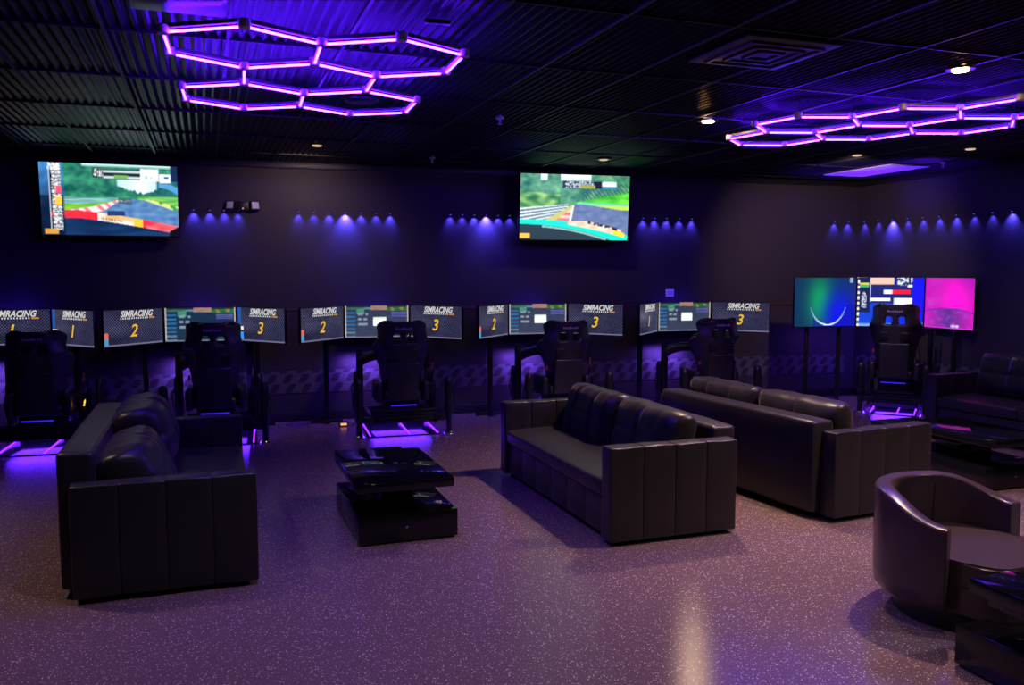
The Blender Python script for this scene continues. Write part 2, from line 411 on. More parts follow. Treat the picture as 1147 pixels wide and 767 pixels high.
# ---------------------------------------------------------------- coffee tables
def coffee_table(o, label, out=0.30):
    """o = near left base corner on the floor; local X along A, Y along B"""
    r = empty('swivel_coffee_table', (o[0], o[1], 0), YA, label, 'coffee table', 'black glossy swivel coffee tables')
    w, d = 0.614, 0.908
    b = MB(); b.box(0, w, 0, d, 0.012, 0.177, 0.004); b.build('base_box', LACQ, r)
    b = MB(); b.box(0.004, w-0.004, 0.004, d-0.004, 0.177, 0.180, 0.001); b.build('base_glass', GLOSS, r)
    b = MB(); b.box(0.03, w-0.03, 0.03, d-0.03, 0.0, 0.012); b.build('plinth', PLASTIC, r)
    b = MB(); b.cyl((0.29, -0.001, 0.10), (0.29, -0.012, 0.10), 0.006, 0.007); b.build('drawer_knob', CHROME, r)
    b = MB(); b.box(0.2, 0.40, 0.30, 0.66, 0.18, 0.30, 0.006); b.build('pedestal', LACQ, r)
    b = MB(); b.lathe([(0.024, 0.18), (0.024, 0.188), (0.013, 0.190), (0.012, 0.184)], (0.535, 0.17, 0), 24); b.build('swivel_cap', WHITEP, r)
    b = MB(); b.box(0.03, w-0.10, 0.28, d+out, 0.30, 0.345, 0.004); b.build('middle_slab', LACQ, r)
    b = MB(); b.box(-0.02, w-0.045, -0.085, 0.838, 0.347, 0.400, 0.004); b.build('top_slab', LACQ, r)
    b = MB(); b.box(-0.016, w-0.049, -0.081, 0.834, 0.400, 0.405, 0.001); b.build('top_glass', GLOSS, r)
    return r
coffee_table((-0.914, 4.96), 'black glossy swivel coffee table between the left sofa and the middle sofa')
q = Vector((3.54, 6.141, 0)) + A*0.02 + B*0.085
coffee_table(q, 'black glossy swivel coffee table behind the tub chair, reflecting the coloured screens')
q = Vector((1.86, 3.37, 0)) + A*0.02 - B*0.838
coffee_table(q, 'black glossy swivel coffee table in the bottom right corner, before the tub chair', -0.12)

# ---------------------------------------------------------------- tub chair
def tub_chair():
    r = empty('tub_chair', (2.19, 4.02, 0), radians(308), 'dark brown leather tub chair on a round black plinth at the right edge', 'armchair')
    # facing local +X ; shell wraps round the back from +78 deg to -78 deg
    R0, R1 = 0.405, 0.325
    n = 72; a0 = radians(76); a1 = radians(360-76)
    rings = []; bm = bmesh.new()
    for i in range(n+1):
        t = a0+(a1-a0)*i/n
        c = (cos(t)*-1+1)/2                       # 0 front, 1 back
        k = max(0, min(1, (c-0.38)/0.5)); k = k*k*(3-2*k)
        zt = 0.495+0.105*k
        prof = []
        for (rr, z) in ((R0-0.03, 0.105), (R0-0.008, 0.12), (R0, 0.2), (R0+0.002, zt-0.1), (R0, zt-0.014), (R0-0.004, zt-0.004), (R0-0.012, zt), (R1+0.012, zt), (R1+0.004, zt-0.004), (R1, zt-0.014), (R1, zt-0.1), (R1+0.01, 0.2), (R1+0.01, 0.105)):
            prof.append(bm.verts.new((rr*cos(t), rr*sin(t), z)))
        rings.append(prof)
    for i in range(n):
        for j in range(len(rings[0])):
            j2 = (j+1) % len(rings[0])
            bm.faces.new((rings[i][j], rings[i+1][j], rings[i+1][j2], rings[i][j2]))
    bm.faces.new(rings[0]); bm.faces.new(rings[-1][::-1])
    b = MB(); b.bm.free(); b.bm = bm; o = b.build('shell', LEATHER2, r, angle=60)
    m = o.modifiers.new('round', 'BEVEL'); m.width = 0.008; m.segments = 3; m.limit_method = 'ANGLE'; m.angle_limit = radians(60)
    b = MB()
    for t in (a0, a1):                                # piping along the arm ends
        pts = [(R0*0.9*cos(t), R0*0.9*sin(t), z) for z in (0.12, 0.3, 0.465)]
    for t in (radians(140), radians(220)):            # inner upholstery seams
        b.tube([((R1-0.001)*cos(t), (R1-0.001)*sin(t), z) for z in (0.34, 0.45, 0.55)], 0.003, 6)
    b.build('seam', LEATHER2, r)
    b = MB(); pts = []
    for i in range(49):
        t = radians(82)+radians(196)*i/48; pts.append((0.318*cos(t), 0.318*sin(t)))
    fr = [(0.13, -0.315), (0.22, -0.308), (0.28, -0.285), (0.315, -0.24), (0.345, -0.12), (0.355, 0), (0.345, 0.12), (0.315, 0.24), (0.28, 0.285), (0.22, 0.308), (0.13, 0.315)]
    b.prism(pts+fr, Matrix.Translation((0, 0, 0.225)), 0.12)
    bmesh.ops.bevel(b.bm, geom=[e for e in b.bm.edges if abs(e.verts[0].co.z-e.verts[1].co.z) < 1e-5], offset=0.012, segments=3, affect='EDGES')
    b.build('seat_cushion', LEATHER2, r, angle=50)
    b = MB(); b.prism([(0.05, -0.32), (0.22, -0.318), (0.31, -0.28), (0.345, -0.14), (0.352, 0), (0.345, 0.14), (0.31, 0.28), (0.22, 0.318), (0.05, 0.32), (-0.3, 0.15), (-0.3, -0.15)], Matrix.Translation((0, 0, 0.105)), 0.118)
    b.build('front_rail', LEATHER2, r, angle=50)
    b = MB(); b.lathe([(0.29, 0), (0.305, 0.004), (0.305, 0.1), (0.30, 0.105)], n=48); b.build('plinth', PLASTIC, r)
    return r
tub_chair()

# ---------------------------------------------------------------- screens
def glyphs(u, v, u0, u1, v0, v1, n, seed, d=0.5):
    """scribbled unreadable text cells"""
    if not (u0 <= u < u1 and v0 <= v < v1): return False
    i = int((u-u0)/(u1-u0)*n); fx = ((u-u0)/(u1-u0)*n) % 1
    return nz(i*1.7+fx*2.2, (v-v0)/(v1-v0)*2.6, 1.3, seed) > d-0.5 and fx > 0.12
def tv1(u, v):
    tr = 0.5+0.5*nz(u*9, v*7, 1.0, 1)+0.35*nz(u*24, v*18, 1.0, 2)
    c = mix((10, 70, 70), (70, 165, 120), tr)
    if u < 0.165: c = mix((70, 140, 205), (12, 40, 80), v*1.3+0.3*nz(u*14, v*8))
    top = 0.22+0.03*nz(u*40, 0, 1, 3)
    ridge = 0.24+abs(u-0.72)*0.0+0.05*nz(u*30, 1, 1, 4)
    if 0.55 < u < 0.86 and 0.16 < v < 0.40-abs(u-0.735)*0.55+0.05*nz(u*45, 2, 1, 5): c = mix((225, 240, 245), (150, 205, 215), abs(u-0.72)*4)
    if v < 0.03 and u > 0.3: c = (180, 220, 220)
    if u > 0.84 and v > 0.2 and v < 0.46: c = mix((15, 70, 70), (60, 140, 130), tr)
    if u > 0.86 and abs(sqrt((u-0.84)**2*1.2+(v-0.5)**2)-0.23) < 0.035 and v < 0.42: c = (80, 150, 200)
    if 0.165 < u < 0.56 and 0.475 < v < 0.56: c = mix((150, 205, 215), (70, 120, 110), 0.5+0.9*nz(u*6, v*60, 1, 6))
    if u > 0.165 and v > 0.56-max(0, (u-0.3))*0.22 and v < 0.8 and u < 0.56: c = mix((80, 165, 45), (150, 200, 70), 0.5+nz(u*10, v*25, 1, 7))
    if u > 0.7 and 0.44 < v < 0.62: c = mix((55, 150, 60), (150, 205, 90), 0.5+nz(u*8, v*30, 1, 8))
    if inpoly(u, v, [(0.545, 0.5), (0.68, 0.48), (0.745, 0.49), (1.0, 0.64), (1.0, 0.98), (0.36, 0.75)]): c = mix((62, 105, 160), (110, 150, 190), 0.45+0.6*nz(u*18, v*18, 1, 9))
    if inpoly(u, v, [(0.74, 0.485), (0.80, 0.485), (1.0, 0.575), (1.0, 0.65)]): c = (210, 215, 130) if nz(u*20, v*10) > -0.1 else (60, 150, 70)
    if inpoly(u, v, [(0.55, 0.5), (0.57, 0.5), (0.44, 0.66), (0.16, 0.72), (0.16, 0.66), (0.36, 0.60)]): c = (235, 120, 130) if int((u-v*0.6)*26) % 2 else (235, 220, 225)
    hood = 0.69+0.30*max(0, (u-0.25))**1.25
    hood2 = hood-0.03+0.06*nz(u*12, 0, 1, 11)*0.3
    if u > 0.165 and v > hood-0.04 and v < hood+0.085: 
        k = nz(u*7, v*10, 1, 12)
        c = (225, 45, 60)
        if 0.40 < u < 0.70: c = mix((235, 235, 240), (240, 170, 90), k+0.2)
        if 0.42 < u < 0.58 and abs(v-hood-0.035) < 0.018 and glyphs(u, v, 0.42, 0.58, hood, hood+0.07, 9, 3): c = (60, 20, 40)
        if 0.66 < u < 0.73: c = (245, 190, 60)
        if u > 0.75: c = mix((225, 50, 60), (245, 160, 170), k+0.3)
    if u > 0.165 and v > hood+0.07: c = mix((14, 35, 70), (22, 55, 100), 0.5+nz(u*4, v*14, 1, 13))
    if u < 0.165 and v > 0.45: c = mix(c, (8, 22, 45), 0.7)
    if 0.47 < u < 0.60 and abs(v-0.69-0.04*nz(u*5, 0)) < 0.035: c = (30, 55, 110)
    if 0.555 < u < 0.652 and 0.475 < v < 0.545: c = (30, 40, 60) if not glyphs(u, v, 0.56, 0.65, 0.49, 0.53, 8, 4) else (150, 160, 175)
    # timing column
    if 0.065 < u < 0.15 and v < 0.93:
        row = int(v*19); fx = (u-0.065)/0.085; fy = (v*19) % 1
        c = (12, 16, 26)
        if fx > 0.22 and fy > 0.18 and nz(fx*5+row*3.1, fy*3, 1.2, row) > -0.08: c = (225, 230, 235)
        if row in (6, 7) and fx > 0.5: c = (235, 80, 110)
        if row in (9, 10) and fx > 0.45: c = (245, 190, 50)
        if row == 13 and fx < 0.3: c = (220, 50, 60)
        if fx < 0.07: c = (200, 210, 220)
    if 0.06 < u < 0.145 and v < 0.10 and glyphs(u, v, 0.06, 0.145, 0.01, 0.10, 3, 9, 0.4): c = (245, 250, 255)
    # heads-up strip
    if 0.375 < u < 0.455 and 0.06 < v < 0.19: c = (10, 14, 20) if not glyphs(u, v, 0.385, 0.45, 0.07, 0.18, 4, 7) else (240, 245, 250)
    if 0.455 <= u < 0.725 and 0.07 < v < 0.21:
        c = (40, 70, 80)
        if abs(v-0.10) < 0.014 or abs(v-0.18) < 0.014: c = (190, 205, 205)
        elif abs(v-0.14) < 0.012: c = (20, 25, 30)
        if 0.53 < u < 0.63 and 0.15 < v < 0.2: c = (110, 165, 90)
    if 0.725 <= u < 0.86 and 0.05 < v < 0.22: c = (235, 245, 250) if abs(nz(u*22, v*9, 1, 14)) < 0.28 else (90, 190, 215)
    if 0.865 < u < 0.95 and 0.12 < v < 0.235: c = (240, 248, 252) if not (0.90 < u < 0.935 and 0.15 < v < 0.18) else (30, 80, 110)
    if 0.95 <= u and v < 0.22: c = (18, 40, 70)
    if 0.02 < u < 0.115 and 0.915 < v < 0.985: c = (205, 150, 60)
    if u > 0.93 and v > 0.93-(u-0.93)*1.0: c = (10, 12, 18)
    return c
def tv2(u, v):
    tr = 0.5+0.5*nz(u*8, v*7, 1.0, 21)+0.35*nz(u*22, v*17, 1.0, 22)
    c = mix((25, 95, 80), (130, 190, 130), tr)
    if v < 0.10 and (0.36 < u < 0.64 or 0.18 < u < 0.24): c = mix((240, 245, 245), (170, 210, 200), v*9)
    if u < 0.36 and v > 0.27+0.35*u*0.3+0.03*nz(u*9, 0, 1, 23) and v < 0.52: c = mix((40, 110, 60), (150, 200, 110), 0.5+nz(u*12, v*12, 1, 24))
    if u > 0.50 and v > 0.42-(u-0.5)*0.35+0.03*nz(u*25, 0, 1, 25) and v < 0.45: c = mix((45, 165, 35), (120, 225, 60), 0.5+0.7*nz(u*10, v*16, 1, 26))
    if u > 0.56 and 0.12 < v < 0.40-(u-0.56)*0.30 and int((u*1.1-v*0.55)*46) % 2: c = mix(c, (30, 80, 80), 0.6)
    if u > 0.52 and 0.425 < v < 0.465+0.03*(u-0.5): c = mix((130, 215, 180), (90, 200, 140), (u-0.5)*2)
    if u > 0.58 and 0.465 < v < 0.51+0.05*(u-0.6): c = (190, 215, 80)
    if u < 0.44 and v > 0.52-0.16*u and v < 0.74:
        k = (v-0.52+0.18*u)*22/(1.2-u)
        c = (215, 225, 230) if k % 1 < 0.5 else (75, 110, 125)
    if inpoly(u, v, [(0.475, 0.46), (0.49, 0.46), (0.46, 0.72), (0.20, 0.72)]): c = (195, 190, 110)
    if inpoly(u, v, [(0.48, 0.50), (0.485, 0.46), (0.455, 0.72), (0.32, 0.70)]): c = (225, 110, 130) if v > 0.58 and int(v*24) % 3 else (225, 200, 180)
    if inpoly(u, v, [(0.485, 0.455), (0.56, 0.445), (1.0, 0.545), (1.0, 0.95), (0.45, 0.72)]): c = mix((85, 105, 150), (125, 140, 180), 0.4+0.6*nz(u*15, v*15, 1, 27))
    if inpoly(u, v, [(0.48, 0.46), (0.49, 0.46), (0.465, 0.72), (0.445, 0.72)]): c = (235, 235, 240)
    arc = 0.69+0.10*u*min(1, u/0.3)*0.3+0.36*max(0, u-0.32)**1.5
    if v > arc: c = (28, 222, 200)
    if 0.44 < u < 0.94 and arc-0.055*min(1, (u-0.44)*6) < v < arc+0.05: c = mix((235, 225, 205), (240, 190, 160), 0.5+nz(u*14, v*14, 1, 28))
    if 0.62 < u < 0.90 and arc-0.065 < v < arc-0.02 and nz(u*40, v*20, 1, 29) > -0.1: c = (40, 50, 75)
    if 0.86 < u < 0.97 and arc-0.02 < v < arc+0.05: c = (250, 210, 50)
    lo = 0.765+0.34*u**2.1
    if v > lo: c = mix((52, 72, 80), (42, 60, 70), v)
    if abs(v-lo-0.02) < 0.012 and 0.2 < u < 0.8: c = (150, 190, 195)
    if 0.38 < u < 0.75 and 0.09 < v < 0.205-0.0*u: 
        c = (22, 30, 34)
        if glyphs(u, v, 0.40, 0.66, 0.10, 0.20, 12, 31): c = (200, 215, 215)
        if 0.54 < u < 0.68 and 0.16 < v: c = (150, 160, 50)
    if 0.745 < u < 0.875 and 0.10 < v < 0.21: c = (240, 245, 248) if v < 0.17 else (60, 140, 170)
    if 0.0 < u < 0.09 and 0.905 < v < 0.975: c = (240, 190, 70)
    return c
def wall_screen(u, v):
    """dark navy hexagon weave behind the title"""
    iu = int(u*46); iv = int(v*24)
    g = 0.5+0.5*nz(u*3, v*3, 1, 40)+0.3*nz(iu*1.3, iv*1.7, 1, 41)
    c = mix((34, 34, 60), (88, 88, 122), g) if (iu+iv) % 2 else (12, 12, 28)
    if v > 0.965: c = (120, 118, 150)  # lighter bottom row paints the reflection along the lower bezel
    return mix(c, (14, 14, 30), 0.5*abs(v-0.5))
def wall_screen_l(u, v):
    c = wall_screen(u, v)
    if u < 0.07 and 0.62 < v < 0.80: c = (190, 90, 70)
    if u < 0.07 and 0.80 < v < 0.95: c = (60, 130, 170)
    return c
def wall_screen_r(u, v):
    c = wall_screen(u, v)
    if u < 0.08 and v < 0.55: c = (30, 70, 140)
    if u < 0.12 and 0.56 < v < 0.66: c = (225, 200, 190)
    if 0.05 < u < 0.12 and 0.72 < v < 0.95: c = (40, 130, 235)
    return c
def app_screen(bright):
    def fn(u, v):
        c = mix((58, 66, 92), (70, 76, 98), v) if bright else mix((16, 48, 70), (22, 60, 78), v)
        if v < 0.05: c = (30, 30, 42)
        if 0.02 < u < 0.42 and 0.05 < v < 0.12: c = (70, 150, 90) if u < 0.3 else (110, 170, 190)
        if 0.40 < u < 0.66 and v < 0.13: c = (225, 165, 130)
        if 0.66 <= u < 0.98 and 0.05 < v < 0.17: c = (40, 140, 50) if nz(u*14, v*9, 1, 51) > -0.2 else (190, 170, 60)
        if 0.18 < u < 0.3 and 0.1 < v < 0.27: c = (90, 190, 150)
        if 0.72 < u < 0.96 and 0.2 < v < 0.36: c = (120, 120, 200) if int(v*34) % 2 else (70, 70, 150)
        if u < 0.16 and v > 0.2 and int(v*16) % 2: c = (40, 130, 200) if v < 0.75 else (120, 160, 180)
        if 0.2 < u < 0.36 and v > 0.24 and v < 0.62 and int(v*13) % 2 and nz(u*12, int(v*13), 1, 52) > -0.1: c = (190, 205, 215)
        if bright and 0.44 < u < 0.65 and 0.37 < v < 0.64: c = (235, 240, 235) if v > 0.44 else (205, 215, 205)
        if not bright and 0.5 < u < 0.98 and 0.35 < v < 0.48: c = (120, 140, 150) if v > 0.44 else (20, 40, 90)
        c = mix(c, (26, 34, 56), 0.35)
        if bright and 0.44 < u < 0.65 and 0.37 < v < 0.64: return (238, 242, 236) if v > 0.44 else (205, 215, 205)
        if u < 0.015 or u > 0.985: c = (190, 180, 165)
        if v > 0.965: c = (120, 118, 140)  # pale bottom edge painted in as the bezel's reflection
        return mix(c, (20, 24, 40), 0.12+0.25*nz(u*9, v*30, 1, 53))
    return fn
def blob_screen(u, v):
    k = math.exp(-(((u-0.42)/0.20)**2+((v-0.5)/0.5)**2)); k2 = math.exp(-(((u-0.75)/0.3)**2+((v-0.75)/0.5)**2))
    c = mix((10, 45, 80), (12, 150, 70), k*1.1); c = mix(c, (10, 20, 215), k2)
    d = sqrt(((u-0.55)/0.30)**2+((v-0.45)/0.52)**2)
    if v > 0.6 and abs(d-1) < 0.02+0.03*max(0, v-0.8): c = mix((60, 120, 180), (220, 230, 235), (v-0.6)*3)
    elif v > 0.55 and d > 1 and u > 0.3: c = mix(c, (8, 14, 150), 0.5)
    if u > 0.9 and v < 0.1 and u < 0.95: c = (150, 160, 190)
    return c
def desk_screen(u, v):
    c = mix((20, 70, 190), (10, 30, 230), u)
    if u > 0.83: c = (20, 20, 225) if v < 0.9 else (40, 80, 200)
    if 0.03 < u < 0.2 and v < 0.72: c = (22, 30, 75)
    if 0.03 < u < 0.17 and 0.10 < v < 0.2: c = (200, 190, 60) if v < 0.15 else (60, 170, 110)
    if 0.2 < u < 0.83 and v < 0.52: c = (25, 35, 105)
    if 0.2 < u < 0.55 and v < 0.14: c = (225, 185, 165)
    if 0.60 < u < 0.82 and v < 0.2 and nz(u*30, v*14, 1, 61) > 0: c = (215, 220, 230)
    if 0.4 < u < 0.8 and 0.25 < v < 0.33: c = (225, 30, 50) if u > 0.52 else (225, 225, 235)
    if 0.2 < u < 0.5 and 0.42 < v < 0.48: c = (225, 230, 240)
    if 0.55 < u < 0.83 and 0.42 < v < 0.6: c = (230, 225, 230)
    if 0.185 < u < 0.2 and v < 0.5: c = (230, 230, 240)
    if 0.06 < u < 0.13 and 0.3 < v < 0.62 and nz(u*40, v*30, 1, 62) > -0.1: c = (190, 200, 220)
    if u < 0.03: c = (230, 225, 200) if int(v*18) % 2 else (40, 50, 100)
    if 0.03 < u < 0.6 and v > 0.95: c = (110, 160, 200)
    return c
def pink_screen(u, v):
    k = math.exp(-(((u-0.65)/0.25)**2+((v-0.45)/0.35)**2))
    c = mix((150, 20, 150), (235, 15, 190), k+0.35)
    c = mix(c, (120, 20, 150), max(0, (u-0.6))*max(0, 0.5-v)*2.5)
    lim = 0.70-0.1*(1-((u-0.5)/0.55)**2)
    if v > lim:
        c = mix((60, 45, 120), (190, 25, 165), abs(u-0.5)*1.7+0.15)
        c = mix(c, (170, 60, 190), 0.9*max(0, nz(u*9, v*14, 1, 63)))
    if abs(v-lim) < 0.012: c = (90, 40, 150)
    if 0.55 < u < 0.72 and 0.93 < v < 0.97 and nz(u*60, 0, 1, 64) > -0.2: c = (215, 190, 220)
    if v > 0.975: c = (190, 40, 190)
    return c

def tv(u, v, z, w, tilt, dyaw, fn, label):
    p = W(u, v, z); h = w*9/16
    r = empty('television', p, YW+radians(dyaw), label, 'television', 'wall televisions showing a racing game')
    T = Matrix.Rotation(radians(tilt), 4, 'X')   # top leans into the room
    b = MB(); b.box(-w/2-0.012, w/2+0.012, 0.0, 0.085, -h/2-0.016, h/2+0.012, 0.004, M=T)
    b.box(-w*0.32, w*0.32, 0.085, 0.12, -h*0.36, h*0.3, 0.012, M=T); b.build('casing', BEZEL, r)
    raster('screen', w, h, 176, 99, fn, T @ Matrix.Translation((0, -0.0015, 0)), r, soft=2)
    gap = VWALL - v
    b = MB(); b.box(-0.10, 0.10, gap-0.035, gap-0.10*abs(sin(radians(dyaw)))-0.0012, -0.16, 0.16, 0.003); b.box(-0.03, 0.03, 0.08, gap-0.02, -0.04, 0.04, 0.004)
    b.build('wall_mount', STEEL, r)
    return r
tv(-1.477, 9.25, 2.345, 1.234, 5.0, 4.0, tv1, 'large wall television on the left, red car bonnet on the racing picture')
tv(3.361, 9.15, 2.363, 1.294, 5.0, -1.2, tv2, 'large wall television near the centre, teal car bonnet on the racing picture')

# ---------------------------------------------------------------- triple monitor stands
def monitor(parent, w, h, M, fn, number=None, nx=92, ny=48, title=True, orient=1):
    m = MB(); m.box(-w/2, w/2, 0.0, 0.03, -h/2, h/2, 0.004, M=M); m.box(-w*0.3, w*0.3, 0.03, 0.055, -h*0.3, h*0.3, 0.01, M=M)
    o = m.build('monitor', BEZEL, parent)
    raster('screen', w-0.016, h-0.02, nx, ny, fn, M @ Matrix.Translation((0, -0.0012, 0.002)), o, soft=0 if title else 1)
    F = M @ Matrix.Rotation(radians(90), 4, 'X')      # text plane: X right, Y up, facing -Y
    if title:
        text_mesh('title_lettering', 'SIMRACING', 0.085, TITLE, o, F @ Matrix.Translation((0.03, h*0.36, 0.003)), 0.35, bold=0.0025, sx=0.84)
        b = MB()
        for k in range(13):
            x = -0.16+k*0.026
            b.box(x, x+0.012, -0.004, -0.003, h*0.225, h*0.225+0.016, M=M)
        b.build('subtitle_marks', TITLE, o, smooth=False)
        b = MB(); b.box(0.18, 0.245, -0.004, -0.003, h*0.225, h*0.225+0.016, M=M); b.build('subtitle_tail', ORANGEE, o, smooth=False)
    if number:
        text_mesh('number', number, 0.17, GOLD, o, F @ Matrix.Translation((-0.01, -h*0.10, 0.003)), 0.25, bold=0.002)
    return o
def monitor_stand(u, label, nums, fns, titles=(True, False, True)):
    r = empty('triple_monitor_stand', W(u, 9.30), YW, label, 'monitor stand', 'triple monitor stands along the back wall')
    w, h, zc = 0.70, 0.365, 1.097
    C = Matrix.Translation((0, 0, zc))
    for k, s in enumerate((-1, 0, 1)):
        if s == 0: M = C
        else: M = Matrix.Translation((s*0.362, -0.012, zc)) @ Matrix.Rotation(radians(-s*48), 4, 'Z') @ Matrix.Translation((s*0.35, 0, 0))
        if fns[k] is None: continue
        monitor(r, w, h, M, fns[k], nums[k], title=titles[k])
    for s in (-1, 1):
        b = MB(); b.box(s*0.55-0.025, s*0.55+0.025, 0.05, 0.10, 0.02, 1.14, 0.004); b.build('post', STEEL, r)
        b = MB(); b.box(s*0.55-0.17, s*0.55+0.17, 0.045, 0.105, 0.0, 0.03, 0.005); b.box(s*0.55-0.03, s*0.55+0.03, -0.04, 0.2, 0.0, 0.028, 0.005); b.build('foot', STEEL, r)
        b = MB(); b.box(s*0.55-0.02, s*0.55+0.02, -0.16, 0.07, 1.08, 1.12, 0.004); b.build('bracket', STEEL, r)
    b = MB(); b.box(-0.58, 0.58, 0.06, 0.095, 1.07, 1.11, 0.004); b.build('crossbar', STEEL, r)
    b = MB(); b.box(-0.30, 0.30, 0.056, 0.064, 1.15, 1.17); b.build('bias_light', BLUE_GLOW, r)
    light('bias_lamp', 'AREA', (-0.12, 0.10, 0.66), 5.5, (0.22, 0.08, 1.0), r, shape='RECTANGLE', size=0.45, size_y=0.04, aim=(-0.12, 0.24, 0.44))
    light('bias_lamp_up', 'AREA', (0, 0.12, 1.18), 1.0, (0.06, 0.02, 1.0), r, shape='RECTANGLE', size=0.4, size_y=0.04, aim=(0, 0.2, 1.5))
    return r
monitor_stand(-2.42, 'triple monitor stand behind the racing rig at the left edge', (None, '1', '1'), (None, wall_screen, wall_screen_r), (False, True, True))
monitor_stand(-0.68, 'triple monitor stand behind the left sofa, yellow 2 and yellow 3, dim teal middle screen', ('2', None, '3'), (wall_screen_l, app_screen(False), wall_screen_r))
monitor_stand(1.13, 'triple monitor stand behind the left coffee table, white window on its middle screen', ('2', None, '3'), (wall_screen_l, app_screen(True), wall_screen))
monitor_stand(2.97, 'triple monitor stand under the central television, beyond the middle sofa', ('2', None, '3'), (wall_screen_l, app_screen(True), wall_screen))
monitor_stand(4.83, 'triple monitor stand under the wall switch, right of the central television', ('1', None, '3'), (wall_screen, app_screen(True), wall_screen))

# ---------------------------------------------------------------- racing rigs
def lerp_tab(tab, z):
    for (z0, a0), (z1, a1) in zip(tab, tab[1:]):
        if z <= z1: 
            t = (z-z0)/(z1-z0); t = max(0, min(1, t)); return a0+(a1-a0)*t
    return tab[-1][1]
HW = [(0.0, 0.17), (0.12, 0.20), (0.26, 0.215), (0.38, 0.235), (0.46, 0.27), (0.56, 0.305), (0.63, 0.305), (0.68, 0.262), (0.74, 0.258), (0.82, 0.262), (0.86, 0.25), (0.885, 0.215)]
def bucket_back(parent, zb, zt, tiltdeg):
    H = zt-zb; k = H/0.885
    tcol = [-1, -0.9, -0.78, -0.62, -0.42, -0.28, -0.13, 0, 0.13, 0.28, 0.42, 0.62, 0.78, 0.9, 1]
    zrow = [0, 0.05, 0.12, 0.2, 0.26, 0.32, 0.38, 0.42, 0.46, 0.51, 0.56, 0.60, 0.63, 0.655, 0.70, 0.75, 0.78, 0.82, 0.845, 0.87, 0.885]
    WING = [(0, 0.10), (0.26, 0.13), (0.42, 0.2), (0.54, 0.27), (0.60, 0.22), (0.66, 0.09), (0.72, 0.12), (0.80, 0.17), (0.86, 0.12), (0.885, 0.05)]
    bm = bmesh.new(); g = {}
    for j, z in enumerate(zrow):
        hw = lerp_tab(HW, z)*0.91
        for i, t in enumerate(tcol):
            x = t*hw
            y = lerp_tab(WING, z)*abs(t)**3.0 + 0.02*cos(z*6)
            zz = z - (0.045*abs(t)**3 if j == len(zrow)-1 else 0)
            g[i, j] = bm.verts.new((x, y, zz*k))
    for j in range(len(zrow)-1):
        for i in range(len(tcol)-1):
            if 0.65 < zrow[j] < 0.74 and (i in (4, 5) or i in (8, 9)): continue      # harness slots
            bm.faces.new((g[i, j], g[i+1, j], g[i+1, j+1], g[i, j+1]))
    b = MB(); b.bm.free(); b.bm = bm
    M = Matrix.Translation((0, 0.10, zb)) @ Matrix.Rotation(radians(tiltdeg), 4, 'X')
    bmesh.ops.transform(bm, matrix=M, verts=bm.verts)
    o = b.build('seat_back', SEATLEA, parent, angle=80)
    m = o.modifiers.new('s', 'SOLIDIFY'); m.thickness = 0.055; m.offset = 0.0
    m = o.modifiers.new('u', 'SUBSURF'); m.levels = 2; m.render_levels = 2
    # raised lower panel and the dark band
    bb = MB(); bb.box(-0.155, 0.155, -0.047, -0.005, 0.02*k, 0.44*k, 0.016, 3, M=M)
    bb.build('back_pad', SEATLEA, o)
    bb = MB(); bb.box(-0.15, 0.15, -0.043, -0.005, 0.47*k, 0.57*k, 0.012, 3, M=M); bb.build('back_band', PLASTIC, o)
    bb = MB()
    for q in range(7): bb.box(-0.082+q*0.024, -0.066+q*0.024, -0.036, -0.028, 0.80*k, 0.80*k+0.016+0.006*(q % 3 == 0), M=M)
    bb.build('stitched_badge', LETTERS, o, smooth=False)
    bb = MB()
    for sx in (-1, 1):
        for hz in (0.635, 0.735):
            pass
        cx = sx*0.073
        pts = [(cx-0.036, 0.657), (cx+0.036, 0.657), (cx+0.036, 0.748), (cx-0.036, 0.748), (cx-0.036, 0.657)]
        bb.tube([M @ Vector((p[0], -0.022, p[1]*k)) for p in pts], 0.006, 6)
    bb.build('slot_rim', PLASTIC, o)
    bb = MB(); bb.box(-0.235, -0.215, 0.02, 0.05, 0.30*k, 0.35*k, 0.004, M=M); bb.build('side_tab', REDTAB, o)
    return o
